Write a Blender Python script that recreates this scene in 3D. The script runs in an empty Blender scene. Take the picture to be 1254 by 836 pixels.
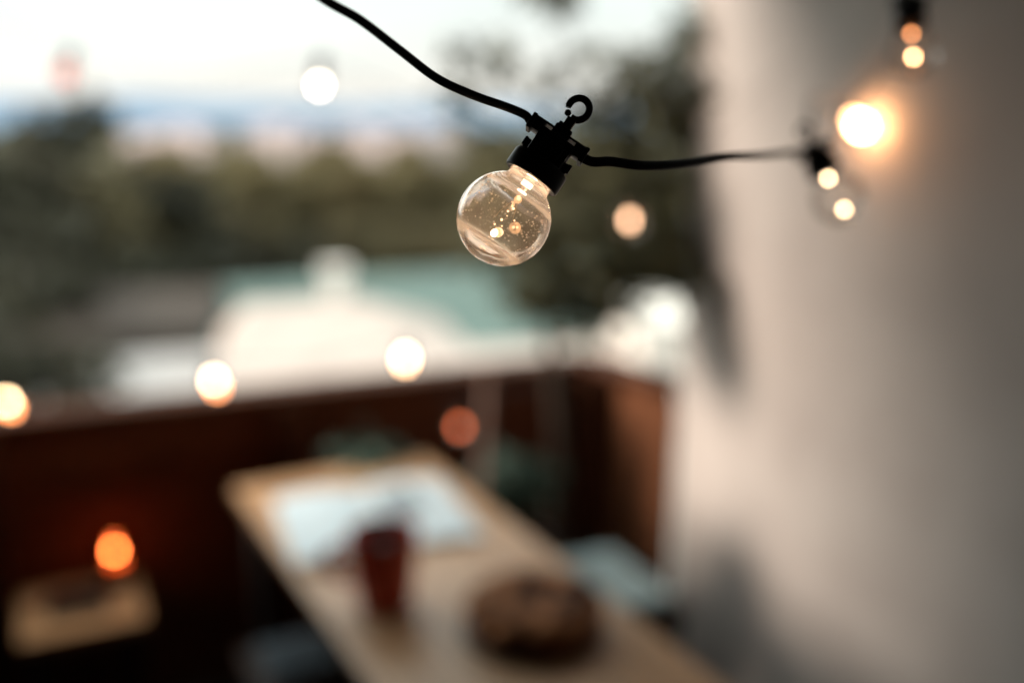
import bpy, bmesh, math, random
from mathutils import Vector, Matrix, Quaternion
R = math.radians
random.seed(11)
scene = bpy.context.scene
col = scene.collection

# ------------------------------------------------------------------ camera
CAM = Vector((0, 0, 1.71))
PITCH = R(12.8)
FPX = 1254 * 35 / 36
cd = bpy.data.cameras.new('camera')
cd.lens = 35; cd.sensor_width = 36; cd.clip_start = .02; cd.clip_end = 30000
cd.dof.use_dof = True; cd.dof.aperture_fstop = 1.62; cd.dof.focus_distance = .47
cam = bpy.data.objects.new('camera', cd); col.objects.link(cam)
cam.location = CAM; cam.rotation_euler = (R(90) - PITCH, 0, 0)
scene.camera = cam
FWD = Vector((0, math.cos(PITCH), -math.sin(PITCH)))
UPV = Vector((0, math.sin(PITCH), math.cos(PITCH)))
RGT = Vector((1, 0, 0))

def at(x, y, D):
    """world point seen at photo pixel (x, y), D metres in front of the camera"""
    return CAM + D * (FWD + RGT * ((x - 627) / FPX) - UPV * ((y - 418) / FPX))
def at_z(x, y, z):
    d = FWD + RGT * ((x - 627) / FPX) - UPV * ((y - 418) / FPX)
    return CAM + d * ((z - CAM.z) / d.z)

# ------------------------------------------------------------------ render
scene.render.engine = 'CYCLES'
cy = scene.cycles
cy.use_denoising = True
cy.use_adaptive_sampling = False
cy.max_bounces = 14; cy.transmission_bounces = 14; cy.transparent_max_bounces = 32
cy.glossy_bounces = 8; cy.diffuse_bounces = 4
cy.sample_clamp_indirect = 8
scene.view_settings.view_transform = 'Standard'
scene.view_settings.look = 'None'
scene.view_settings.exposure = 0

# ------------------------------------------------------------------ materials
def srgb(r, g, b):
    f = lambda c: (c / 255) / 12.92 if c / 255 <= .04045 else ((c / 255 + .055) / 1.055) ** 2.4
    return (f(r), f(g), f(b))

def new_mat(name):
    m = bpy.data.materials.new(name); m.use_nodes = True
    nt = m.node_tree; nt.nodes.clear()
    out = nt.nodes.new('ShaderNodeOutputMaterial')
    return m, nt, out

def noise_mat(name, c1, c2, scale=8, rough=.7, bump=.0, stretch=(1, 1, 1), detail=5, coords='Object', spec=.3, metal=0, lo=.35, hi=.65):
    m, nt, out = new_mat(name)
    b = nt.nodes.new('ShaderNodeBsdfPrincipled')
    tc = nt.nodes.new('ShaderNodeTexCoord')
    mp = nt.nodes.new('ShaderNodeMapping'); mp.inputs['Scale'].default_value = stretch
    n = nt.nodes.new('ShaderNodeTexNoise'); n.inputs['Scale'].default_value = scale; n.inputs['Detail'].default_value = detail
    cr = nt.nodes.new('ShaderNodeValToRGB')
    cr.color_ramp.elements[0].position = lo; cr.color_ramp.elements[0].color = (*c1, 1)
    cr.color_ramp.elements[1].position = hi; cr.color_ramp.elements[1].color = (*c2, 1)
    L = nt.links.new
    L(tc.outputs[coords], mp.inputs[0]); L(mp.outputs[0], n.inputs['Vector']); L(n.outputs[0], cr.inputs[0])
    L(cr.outputs[0], b.inputs['Base Color'])
    b.inputs['Roughness'].default_value = rough
    b.inputs['Specular IOR Level'].default_value = spec
    b.inputs['Metallic'].default_value = metal
    if bump:
        bp = nt.nodes.new('ShaderNodeBump'); bp.inputs['Strength'].default_value = bump; bp.inputs['Distance'].default_value = .01
        L(n.outputs[0], bp.inputs['Height']); L(bp.outputs[0], b.inputs['Normal'])
    L(b.outputs[0], out.inputs[0])
    return m

def leaf_mat(name, c1, c2, transl=.35, scale=1.2):
    m, nt, out = new_mat(name)
    L = nt.links.new
    tc = nt.nodes.new('ShaderNodeTexCoord')
    n = nt.nodes.new('ShaderNodeTexNoise'); n.inputs['Scale'].default_value = scale; n.inputs['Detail'].default_value = 4
    cr = nt.nodes.new('ShaderNodeValToRGB')
    cr.color_ramp.elements[0].position = .35; cr.color_ramp.elements[0].color = (*c1, 1)
    cr.color_ramp.elements[1].position = .65; cr.color_ramp.elements[1].color = (*c2, 1)
    d = nt.nodes.new('ShaderNodeBsdfPrincipled'); d.inputs['Roughness'].default_value = .6; d.inputs['Specular IOR Level'].default_value = .25
    t = nt.nodes.new('ShaderNodeBsdfTranslucent')
    mx = nt.nodes.new('ShaderNodeMixShader'); mx.inputs[0].default_value = transl
    L(tc.outputs['Object'], n.inputs['Vector']); L(n.outputs[0], cr.inputs[0])
    L(cr.outputs[0], d.inputs['Base Color']); L(cr.outputs[0], t.inputs['Color'])
    L(d.outputs[0], mx.inputs[1]); L(t.outputs[0], mx.inputs[2]); L(mx.outputs[0], out.inputs[0])
    return m

def emit_mat(name, c, s):
    m, nt, out = new_mat(name)
    e = nt.nodes.new('ShaderNodeEmission'); e.inputs[0].default_value = (*c, 1); e.inputs[1].default_value = s
    nt.links.new(e.outputs[0], out.inputs[0])
    return m

def thin_glass(name, tint=(1, 1, 1), refl=1.0, haze=False):
    m, nt, out = new_mat(name)
    L = nt.links.new
    t = nt.nodes.new('ShaderNodeBsdfTransparent'); t.inputs[0].default_value = (*tint, 1)
    g = nt.nodes.new('ShaderNodeBsdfGlossy'); g.inputs['Roughness'].default_value = .02
    f = nt.nodes.new('ShaderNodeFresnel'); f.inputs[0].default_value = 1.45
    ml = nt.nodes.new('ShaderNodeMath'); ml.operation = 'MULTIPLY'; ml.inputs[1].default_value = refl
    mx = nt.nodes.new('ShaderNodeMixShader')
    L(f.outputs[0], ml.inputs[0]); L(ml.outputs[0], mx.inputs[0]); L(t.outputs[0], mx.inputs[1]); L(g.outputs[0], mx.inputs[2]); milky(nt, mx.outputs[0], out, .035 if haze is True else haze, (1, .8, .6)) if haze else L(mx.outputs[0], out.inputs[0])
    return m

def milky(nt, shader, out, amount, c):
    t = nt.nodes.new('ShaderNodeBsdfTranslucent'); t.inputs[0].default_value = (*c, 1)
    mx = nt.nodes.new('ShaderNodeMixShader'); mx.inputs[0].default_value = amount
    nt.links.new(shader, mx.inputs[1]); nt.links.new(t.outputs[0], mx.inputs[2]); nt.links.new(mx.outputs[0], out.inputs[0])

def clear_glass(name, tint=(1, .97, .94), rough=0.0):
    m, nt, out = new_mat(name)
    L = nt.links.new
    b = nt.nodes.new('ShaderNodeBsdfGlass'); b.inputs['Color'].default_value = (*tint, 1); b.inputs['IOR'].default_value = 1.46; b.inputs['Roughness'].default_value = rough
    tc = nt.nodes.new('ShaderNodeTexCoord')
    n = nt.nodes.new('ShaderNodeTexNoise'); n.inputs['Scale'].default_value = 90; n.inputs['Detail'].default_value = 2
    bp = nt.nodes.new('ShaderNodeBump'); bp.inputs['Strength'].default_value = .2; bp.inputs['Distance'].default_value = .001
    L(tc.outputs['Object'], n.inputs['Vector']); L(n.outputs[0], bp.inputs['Height']); L(bp.outputs[0], b.inputs['Normal'])
    # moulded plastic: clouded at the neck and two mould seams to imitate glow and bright bands
    sx = nt.nodes.new('ShaderNodeSeparateXYZ'); L(tc.outputs['Object'], sx.inputs[0])
    mr_ = nt.nodes.new('ShaderNodeMapRange'); mr_.inputs['From Min'].default_value = -.0224; mr_.inputs['From Max'].default_value = .0224 * 1.3
    L(sx.outputs[2], mr_.inputs['Value'])
    rp_ = nt.nodes.new('ShaderNodeValToRGB'); el = rp_.color_ramp.elements
    pos = lambda z: (z + 1) / 2.3
    K = [(-1, .03), (-.80, .012), (-.70, .03), (-.66, .17), (-.58, .19), (-.50, .02), (.0, .013), (.44, .018), (.48, .30), (.53, .30), (.57, .03), (.70, .04), (.80, .12), (1.0, .2)]
    el[0].position = 0; el[0].color = (K[0][1],) * 3 + (1,)
    el[1].position = pos(K[-1][0]); el[1].color = (K[-1][1],) * 3 + (1,)
    for z, a in K[1:-1]:
        e = el.new(pos(z)); e.color = (a, a, a, 1)
    L(mr_.outputs[0], rp_.inputs[0])
    t_ = nt.nodes.new('ShaderNodeBsdfTranslucent'); t_.inputs[0].default_value = (1, .93, .88, 1)
    mx_ = nt.nodes.new('ShaderNodeMixShader'); L(rp_.outputs[0], mx_.inputs[0]); L(b.outputs[0], mx_.inputs[1]); L(t_.outputs[0], mx_.inputs[2]); L(mx_.outputs[0], out.inputs[0])
    return m

def plank_mat(name, c1, c2, axis, width, rough=.55, gap=.04, grain=(1, 1, 1), spec=.3, gapcol=(.006, .004, .003)):
    """planks of one width stacked along an axis, grain noise and dark seams"""
    m, nt, out = new_mat(name)
    L = nt.links.new
    N = nt.nodes.new
    b = N('ShaderNodeBsdfPrincipled'); b.inputs['Roughness'].default_value = rough; b.inputs['Specular IOR Level'].default_value = spec
    tc = N('ShaderNodeTexCoord'); sp = N('ShaderNodeSeparateXYZ'); L(tc.outputs['Object'], sp.inputs[0])
    dv = N('ShaderNodeMath'); dv.operation = 'DIVIDE'; dv.inputs[1].default_value = width; L(sp.outputs[axis], dv.inputs[0])
    fr = N('ShaderNodeMath'); fr.operation = 'FRACT'; L(dv.outputs[0], fr.inputs[0])
    fl = N('ShaderNodeMath'); fl.operation = 'FLOOR'; L(dv.outputs[0], fl.inputs[0])
    wn = N('ShaderNodeTexWhiteNoise'); wn.noise_dimensions = '1D'; L(fl.outputs[0], wn.inputs['W'])
    mp = N('ShaderNodeMapping'); mp.inputs['Scale'].default_value = grain; L(tc.outputs['Object'], mp.inputs[0])
    n = N('ShaderNodeTexNoise'); n.inputs['Scale'].default_value = 6; n.inputs['Detail'].default_value = 6; L(mp.outputs[0], n.inputs['Vector'])
    ad = N('ShaderNodeMath'); ad.operation = 'MULTIPLY_ADD'; ad.inputs[1].default_value = .18; L(wn.outputs[0], ad.inputs[0]); L(n.outputs[0], ad.inputs[2])
    cr = N('ShaderNodeValToRGB'); cr.color_ramp.elements[0].position = .35; cr.color_ramp.elements[0].color = (*c1, 1)
    cr.color_ramp.elements[1].position = .85; cr.color_ramp.elements[1].color = (*c2, 1); L(ad.outputs[0], cr.inputs[0])
    lt = N('ShaderNodeMath'); lt.operation = 'LESS_THAN'; lt.inputs[1].default_value = gap; L(fr.outputs[0], lt.inputs[0])
    mx = N('ShaderNodeMixRGB'); L(lt.outputs[0], mx.inputs[0]); L(cr.outputs[0], mx.inputs[1]); mx.inputs[2].default_value = (*gapcol, 1)
    L(mx.outputs[0], b.inputs['Base Color'])
    bp = N('ShaderNodeBump'); bp.inputs['Strength'].default_value = .3; bp.inputs['Distance'].default_value = .004
    L(n.outputs[0], bp.inputs['Height']); L(bp.outputs[0], b.inputs['Normal'])
    L(b.outputs[0], out.inputs[0])
    return m

def paper_mat(name):
    """pale page with blocks of grey print and one darker picture"""
    m, nt, out = new_mat(name)
    L = nt.links.new; N = nt.nodes.new
    b = N('ShaderNodeBsdfPrincipled'); b.inputs['Roughness'].default_value = .45; b.inputs['Specular IOR Level'].default_value = .4
    tc = N('ShaderNodeTexCoord')
    br = N('ShaderNodeTexBrick'); br.inputs['Scale'].default_value = 14
    br.inputs['Color1'].default_value = (.42, .51, .56, 1); br.inputs['Color2'].default_value = (.56, .65, .70, 1); br.inputs['Mortar'].default_value = (.68, .77, .82, 1)
    br.inputs['Mortar Size'].default_value = .035
    L(tc.outputs['Object'], br.inputs['Vector'])
    L(br.outputs[0], b.inputs['Base Color']); L(b.outputs[0], out.inputs[0])
    return m

M = {}
M['plastic'] = noise_mat('black_plastic', (.010, .010, .011), (.018, .017, .017), 60, .38, .05, spec=.26)
M['rubber'] = noise_mat('black_rubber', (.012, .011, .013), (.022, .020, .024), 80, .45, .05, spec=.16)
M['hero_glass'] = clear_glass('clear_bulb_glass')
M['glass'] = thin_glass('thin_bulb_glass', (.99, .985, .98), .5, True)
M['bubble'] = leaf_mat('bubble_speck', (.9, .8, .68), (.95, .9, .8), .6, 40)
WARM = (1, .66, .36)
M['hot'] = emit_mat('hot_filament', (1, .70, .40), 46)
M['rim'] = emit_mat('orange_glint', (1, .30, .09), 34)
M['near_hot'] = emit_mat('near_glow', (1, .70, .40), 28)
M['pool'] = emit_mat('wall_bulb_glow', (1, .50, .22), 150)
M['hot2'] = emit_mat('bright_glow', (1, .52, .24), 40)
M['amber'] = emit_mat('amber_filament', (1, .36, .13), 15)
M['dim'] = emit_mat('dim_red_glow', (1, .19, .055), 8)
M['hero_hot'] = emit_mat('hero_glow', (1, .70, .45), 800)
M['bead'] = thin_glass('hazy_glow_bead', (.97, .93, .88), .6, .30)
M['strand'] = emit_mat('glowing_points', (1, .62, .34), 3)
M['metal'] = noise_mat('brass_wire', (.5, .35, .2), (.6, .45, .25), 30, .3, spec=.5, metal=1)
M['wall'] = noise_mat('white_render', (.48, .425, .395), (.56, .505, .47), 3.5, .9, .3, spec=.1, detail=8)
M['fence'] = plank_mat('dark_stained_boards', (.105, .036, .018), (.19, .068, .034), 'Z', .145, .75, .015, (1, 8, 12), spec=.06)
M['fence_lit_tone'] = plank_mat('sunlit_tone_boards', (.16, .064, .032), (.26, .105, .052), 'Z', .145, .75, .015, (8, 1, 12), spec=.06)  # lighter copy of the fence boards, sunlit tone put into the colour
M['fence_rail'] = noise_mat('stained_rail', (.050, .018, .009), (.09, .033, .016), 6, .75, .1, (1, 10, 10), spec=.08)
M['floor'] = plank_mat('deck_boards', (.018, .010, .007), (.035, .020, .013), 'X', .14, .7, .05, (10, 1, 1))
M['table'] = plank_mat('pale_oak_top', (.40, .215, .105), (.56, .34, .19), 'X', .094, .34, .03, (14, 1, 14), spec=.34, gapcol=(.12, .07, .04))
M['table_leg'] = noise_mat('dark_steel', (.010, .009, .009), (.02, .018, .017), 20, .5)
M['stool'] = plank_mat('pine_stool_top', (.50, .26, .125), (.62, .35, .18), 'Y', .105, .6, .03, (1, 14, 14), spec=.08)
M['stool_leg'] = noise_mat('dark_wood', (.012, .007, .005), (.025, .014, .010), 12, .6)
M['cushion'] = noise_mat('pale_blue_canvas', (.34, .44, .46), (.42, .53, .55), 120, .9, .2, spec=.1)
M['cushion2'] = noise_mat('grey_blue_canvas', (.04, .055, .068), (.06, .078, .092), 120, .9, .2, spec=.1)
M['cup'] = noise_mat('red_glaze', (.56, .050, .026), (.64, .070, .036), 10, .22, spec=.5)
M['coffee'] = noise_mat('black_coffee', (.008, .004, .003), (.012, .006, .004), 10, .1, spec=.5)
M['bread'] = noise_mat('dark_crust', (.05, .018, .009), (.56, .24, .105), 17, .7, .5, spec=.1, lo=.40, hi=.64)
M['board'] = noise_mat('dark_board', (.025, .012, .008), (.045, .022, .014), 10, .5, .1, (1, 8, 1))
M['paper'] = paper_mat('printed_paper')
M['photo'] = noise_mat('printed_picture', (.10, .13, .15), (.22, .26, .29), 25, .4, spec=.4)
M['pen'] = noise_mat('dark_pen', (.01, .01, .012), (.02, .02, .022), 20, .3)
M['pot'] = noise_mat('dark_pot', (.016, .010, .008), (.03, .018, .014), 14, .6, .1)
M['pot2'] = noise_mat('dark_green_pot', (.008, .018, .016), (.014, .028, .024), 14, .5, .1)
M['soil'] = noise_mat('soil', (.01, .007, .005), (.03, .02, .014), 60, .95, .5)
M['stake'] = noise_mat('pale_stake', (.22, .13, .10), (.30, .19, .15), 30, .7)
M['bark'] = noise_mat('bark', (.035, .026, .02), (.08, .06, .045), 18, .9, .6, (1, 1, .3))
M['leaf_olive'] = leaf_mat('olive_leaf', (.045, .052, .028), (.19, .185, .105), .4, 9)
M['leaf_dark'] = leaf_mat('dark_leaf', (.04, .075, .058), (.085, .135, .105), .25, 6)
M['tree_dark'] = leaf_mat('dark_crown', (.018, .019, .012), (.056, .053, .032), .3, .5)
M['tree_olive'] = leaf_mat('lit_tone_crown', (.14, .114, .058), (.23, .188, .098), .5, .35)  # sunlit look of the crowns is put into the leaf colour
M['tree_mid'] = leaf_mat('shade_tone_crown', (.090, .076, .042), (.17, .142, .077), .5, .35)  # darker copy of the olive crown, shade put into the colour
M['roof_white'] = noise_mat('pale_pink_roof', (.36, .295, .265), (.44, .365, .325), 1.2, .8, spec=.15)
M['roof_grey'] = noise_mat('pale_grey_roof', (.29, .268, .26), (.36, .335, .322), 1.0, .7, spec=.2)
M['roof_teal'] = noise_mat('weathered_teal_roof', (.075, .112, .100), (.105, .148, .132), .8, .7, spec=.2)
M['roof_brown'] = noise_mat('brown_roof', (.035, .026, .021), (.06, .046, .037), 1.5, .85)
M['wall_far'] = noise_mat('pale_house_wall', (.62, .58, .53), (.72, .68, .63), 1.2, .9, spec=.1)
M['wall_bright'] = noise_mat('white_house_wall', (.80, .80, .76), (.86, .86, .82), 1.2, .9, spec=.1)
M['pane'] = noise_mat('window_pane', (.03, .035, .04), (.06, .065, .07), 2, .15, spec=.5)
M['red_reflection'] = noise_mat('red_reflection_tone', (.22, .07, .05), (.30, .11, .08), 8, .9)  # small red chimney put in for a faint red reflection
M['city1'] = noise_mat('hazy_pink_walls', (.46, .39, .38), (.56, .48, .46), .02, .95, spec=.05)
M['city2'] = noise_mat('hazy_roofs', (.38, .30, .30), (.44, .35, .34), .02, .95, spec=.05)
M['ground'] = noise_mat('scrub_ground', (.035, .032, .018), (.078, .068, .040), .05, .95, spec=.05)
M['hills'] = noise_mat('haze_tinted_hills', (.125, .18, .25), (.155, .215, .29), .0012, 1, spec=0)  # distance haze is put into the hill colour
M['rear'] = noise_mat('added_wall_cladding', (.05, .03, .022), (.09, .06, .045), 5, .7, .1, (6, 6, 1))
M['added_eave'] = noise_mat('added_eave_underside', (.07, .05, .038), (.11, .08, .06), 3, .9, spec=.1)
M['wax'] = noise_mat('wax', (.7, .45, .3), (.8, .55, .38), 20, .5)
M['red_glass'] = thin_glass('red_glass', (1, .56, .36), 1.0)
M['flame'] = emit_mat('flame', (1, .54, .27), 95)

# ------------------------------------------------------------------ mesh helpers
def obj(name, bm, mat, parent=None, smooth=40, loc=None):
    me = bpy.data.meshes.new(name)
    bmesh.ops.recalc_face_normals(bm, faces=bm.faces[:]) if smooth is not None else None
    bm.to_mesh(me); bm.free()
    me.materials.append(mat)
    if smooth:
        for p in me.polygons: p.use_smooth = True
        me.set_sharp_from_angle(angle=R(smooth))
    o = bpy.data.objects.new(name, me); col.objects.link(o)
    if parent: o.parent = parent
    if loc is not None: o.location = loc
    return o

def tag(o, label=None, cat=None, group=None, kind=None):
    if label: o['label'] = label
    if cat: o['category'] = cat
    if group: o['group'] = group
    if kind: o['kind'] = kind
    return o

def empty(name, loc=(0, 0, 0), rz=0, label=None, cat=None, group=None):
    o = bpy.data.objects.new(name, None); col.objects.link(o)
    o.empty_display_size = .05
    o.location = loc; o.rotation_euler = (0, 0, rz)
    return tag(o, label, cat, group)

def copy_tree(o, parent=None):
    c = o.copy(); col.objects.link(c); c.parent = parent
    for ch in o.children: copy_tree(ch, c)
    return c

def box(bm, x0, x1, y0, y1, z0, z1, bev=0, seg=2, mat=None):
    r = bmesh.ops.create_cube(bm, size=1)
    vs = r['verts']
    for v in vs:
        v.co = Vector(((x0 + x1) / 2 + v.co.x * (x1 - x0), (y0 + y1) / 2 + v.co.y * (y1 - y0), (z0 + z1) / 2 + v.co.z * (z1 - z0)))
    if bev:
        es = list({e for v in vs for e in v.link_edges})
        rr = bmesh.ops.bevel(bm, geom=es, offset=bev, segments=seg, profile=.5, affect='EDGES')
        vs = list({v for f in rr['faces'] for v in f.verts} | {v for v in vs if v.is_valid})
    if mat is not None:
        for v in vs: v.co = mat @ v.co
    return vs

def lathe(bm, prof, n=32, mat=None, cap0=False, cap1=False):
    rings = []
    for r, z in prof:
        if r < 1e-7:
            v = bm.verts.new((0, 0, z)); rings.append([v])
        else:
            rings.append([bm.verts.new((r * math.cos(2 * math.pi * k / n), r * math.sin(2 * math.pi * k / n), z)) for k in range(n)])
    for a, b in zip(rings, rings[1:]):
        for k in range(n):
            k2 = (k + 1) % n
            if len(a) == 1 and len(b) == 1: continue
            if len(a) == 1: bm.faces.new((a[0], b[k], b[k2]))
            elif len(b) == 1: bm.faces.new((a[k], a[k2], b[0]))
            else: bm.faces.new((a[k], a[k2], b[k2], b[k]))
    if cap0 and len(rings[0]) > 1: bm.faces.new(rings[0][::-1])
    if cap1 and len(rings[-1]) > 1: bm.faces.new(rings[-1])
    if mat is not None:
        for ring in rings:
            for v in ring: v.co = mat @ v.co

def tube(bm, pts, rad, n=12, cap=True):
    pts = [Vector(p) for p in pts]
    rads = rad if isinstance(rad, (list, tuple)) else [rad] * len(pts)
    tang = []
    for i in range(len(pts)):
        a = pts[max(0, i - 1)]; b = pts[min(len(pts) - 1, i + 1)]
        tang.append((b - a).normalized())
    ref = Vector((0, 0, 1)) if abs(tang[0].z) < .9 else Vector((1, 0, 0))
    u = tang[0].cross(ref).normalized()
    rings = []
    for i, p in enumerate(pts):
        u = (u - tang[i] * u.dot(tang[i])).normalized()
        w = tang[i].cross(u)
        rings.append([bm.verts.new(p + rads[i] * (u * math.cos(2 * math.pi * k / n) + w * math.sin(2 * math.pi * k / n))) for k in range(n)])
    for a, b in zip(rings, rings[1:]):
        for k in range(n):
            bm.faces.new((a[k], a[(k + 1) % n], b[(k + 1) % n], b[k]))
    if cap:
        bm.faces.new(rings[0][::-1]); bm.faces.new(rings[-1])

def spline(P, n=12):
    """Catmull-Rom through the points"""
    P = [Vector(p) for p in P]
    Q = [P[0] * 2 - P[1]] + P + [P[-1] * 2 - P[-2]]
    out = []
    for i in range(1, len(Q) - 2):
        a, b, c, d = Q[i - 1:i + 3]
        for k in range(n):
            t = k / n
            out.append(.5 * ((2 * b) + (c - a) * t + (2 * a - 5 * b + 4 * c - d) * t * t + (3 * b - a - 3 * c + d) * t ** 3))
    out.append(P[-1])
    return out

def ball(bm, c, r, sub=2, squash=1, jitter=0):
    rr = bmesh.ops.create_icosphere(bm, subdivisions=sub, radius=r)
    for v in rr['verts']:
        k = 1 + (random.uniform(-jitter, jitter) if jitter else 0)
        v.co = Vector((v.co.x * k, v.co.y * k, v.co.z * squash * k)) + Vector(c)
    return rr['verts']

# ------------------------------------------------------------------ world and sun
w = bpy.data.worlds.new('World'); scene.world = w; w.use_nodes = True
nt = w.node_tree; nt.nodes.clear()
SUN_EL, SUN_AZ = R(23), R(-95)      # low sun behind thin cloud, from the left
sky = nt.nodes.new('ShaderNodeTexSky'); sky.sky_type = 'NISHITA'; sky.sun_disc = False
sky.sun_elevation = SUN_EL; sky.sun_rotation = SUN_AZ
sky.air_density = 1.0; sky.dust_density = 2.0; sky.ozone_density = 1.5
hs = nt.nodes.new('ShaderNodeHueSaturation'); hs.inputs['Saturation'].default_value = .35; hs.inputs['Value'].default_value = 1.3
cl = nt.nodes.new('ShaderNodeMixRGB'); cl.inputs[2].default_value = (9.9, 11.0, 10.4, 1)
tc = nt.nodes.new('ShaderNodeTexCoord')
mp = nt.nodes.new('ShaderNodeMapping'); mp.inputs['Scale'].default_value = (1, 1, 3.5)
cn = nt.nodes.new('ShaderNodeTexNoise'); cn.inputs['Scale'].default_value = 2.4; cn.inputs['Detail'].default_value = 6
cr = nt.nodes.new('ShaderNodeValToRGB'); cr.color_ramp.elements[0].position = .3; cr.color_ramp.elements[0].color = (.72, .72, .72, 1)
cr.color_ramp.elements[1].position = .62; cr.color_ramp.elements[1].color = (.95, .95, .95, 1)
bg = nt.nodes.new('ShaderNodeBackground'); bg.inputs['Strength'].default_value = .10
wo = nt.nodes.new('ShaderNodeOutputWorld')
L = nt.links.new
L(sky.outputs[0], hs.inputs['Color']); L(hs.outputs[0], cl.inputs[1])
L(tc.outputs['Generated'], mp.inputs[0]); L(mp.outputs[0], cn.inputs['Vector']); L(cn.outputs[0], cr.inputs[0]); L(cr.outputs[0], cl.inputs[0])
sz0 = nt.nodes.new('ShaderNodeSeparateXYZ'); L(tc.outputs['Generated'], sz0.inputs[0])
hz = nt.nodes.new('ShaderNodeMapRange'); hz.inputs['From Min'].default_value = .0; hz.inputs['From Max'].default_value = .10; L(sz0.outputs[2], hz.inputs['Value'])
hm = nt.nodes.new('ShaderNodeMixRGB'); hm.inputs[1].default_value = (12.0, 11.4, 10.3, 1); hm.inputs[2].default_value = (10.6, 11.6, 11.0, 1)   # creamy towards the horizon
L(hz.outputs[0], hm.inputs[0]); L(hm.outputs[0], cl.inputs[2])
sz = nt.nodes.new('ShaderNodeSeparateXYZ'); L(tc.outputs['Generated'], sz.inputs[0])
mr = nt.nodes.new('ShaderNodeMapRange'); mr.inputs['From Min'].default_value = .12; mr.inputs['From Max'].default_value = .6
mr.inputs['To Min'].default_value = 1.0; mr.inputs['To Max'].default_value = 2.7; L(sz.outputs[2], mr.inputs['Value'])   # overcast sky: brighter overhead
vm = nt.nodes.new('ShaderNodeVectorMath'); vm.operation = 'SCALE'; L(cl.outputs[0], vm.inputs[0]); L(mr.outputs[0], vm.inputs['Scale'])
L(vm.outputs[0], bg.inputs[0]); L(bg.outputs[0], wo.inputs[0])

sd = bpy.data.lights.new('sun', 'SUN'); sd.energy = 5.0; sd.angle = R(18); sd.color = (1, .85, .72)
so = bpy.data.objects.new('sun', sd); col.objects.link(so)
sdir = Vector((math.sin(SUN_AZ) * math.cos(SUN_EL), math.cos(SUN_AZ) * math.cos(SUN_EL), math.sin(SUN_EL)))
so.rotation_euler = sdir.to_track_quat('Z', 'Y').to_euler()

# ------------------------------------------------------------------ terrain
def gz(d):
    T = [(0, -4.2), (12, -4.4), (20, -6.5), (50, -10), (110, -14), (300, -20), (800, -30), (2500, -45), (9000, -70), (30000, -120)]
    for (a, za), (b, zb) in zip(T, T[1:]):
        if d <= b: return za + (zb - za) * (d - a) / (b - a)
    return T[-1][1]
bm = bmesh.new()
rad = [0, 6, 12, 20, 30, 50, 80, 110, 180, 300, 500, 800, 1400, 2500, 5000, 9000, 16000, 28000]
lathe(bm, [(r, gz(r)) for r in rad], 64)
for v in bm.verts:
    d = v.co.xy.length
    if d > 25: v.co.z += random.uniform(-.008, .008) * min(d, 900)
tag(obj('ground', bm, M['ground']), kind='structure')
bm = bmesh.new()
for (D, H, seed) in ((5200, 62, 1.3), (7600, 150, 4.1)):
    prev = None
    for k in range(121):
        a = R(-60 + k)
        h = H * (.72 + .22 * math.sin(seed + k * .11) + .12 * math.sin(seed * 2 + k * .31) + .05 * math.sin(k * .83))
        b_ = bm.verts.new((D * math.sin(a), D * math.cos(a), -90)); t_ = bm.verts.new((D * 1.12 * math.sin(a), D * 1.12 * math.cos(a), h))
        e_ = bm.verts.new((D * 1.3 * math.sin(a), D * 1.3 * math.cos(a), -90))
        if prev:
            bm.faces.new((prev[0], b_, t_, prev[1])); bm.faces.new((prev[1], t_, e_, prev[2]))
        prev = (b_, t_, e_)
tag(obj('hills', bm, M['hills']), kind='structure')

# ------------------------------------------------------------------ the balcony
FA, FB = Vector((-1.374, 2.555)), Vector((.262, 3.237))       # railing, left end in frame / corner
FDIR = (FB - FA).normalized(); FN = Vector((-FDIR.y, FDIR.x))   # FN points outwards
WP = Vector((.505, 2.905))                                      # where the wall begins
WDIR = Vector((.42, -.907)).normalized(); WN = Vector((-WDIR.y, WDIR.x))   # WN points away from the balcony? fixed below
if WN.dot(Vector((1, 0))) < 0: WN = -WN
def frame_mat(origin, xdir, z=0):
    ang = math.atan2(xdir.y, xdir.x)
    return Matrix.Translation((origin.x, origin.y, z)) @ Matrix.Rotation(ang, 4, 'Z')

# deck floor and the slab under it
bm = bmesh.new()
lf = FA - FDIR * 1.25
poly = [lf, FB, WP + FDIR * .0, WP + WDIR * 4.6, WP + WDIR * 4.6 - FDIR * 5.0]
vt = [bm.verts.new((p.x, p.y, 0)) for p in poly]; vb = [bm.verts.new((p.x, p.y, -.22)) for p in poly]
bm.faces.new(vt); bm.faces.new(vb[::-1])
for i in range(len(poly)):
    j = (i + 1) % len(poly); bm.faces.new((vt[i], vb[i], vb[j], vt[j]))
tag(obj('floor', bm, M['floor'], smooth=0), kind='structure')
# unseen eave over the balcony, added to shade it
EAVE = .0; EAVE_W = .03
bm = bmesh.new()
rp = [lf - FN * EAVE, WP + WDIR * EAVE_W, WP + WDIR * 4.6, WP + WDIR * 4.6 - FDIR * 5.2]
vt = [bm.verts.new((p.x, p.y, 2.62)) for p in rp]; vb = [bm.verts.new((p.x, p.y, 2.48)) for p in rp]
bm.faces.new(vt); bm.faces.new(vb[::-1])
for i in range(len(rp)):
    j = (i + 1) % len(rp); bm.faces.new((vt[i], vb[i], vb[j], vt[j]))
tag(obj('added_eave', bm, M['added_eave'], smooth=0), kind='structure')

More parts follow.
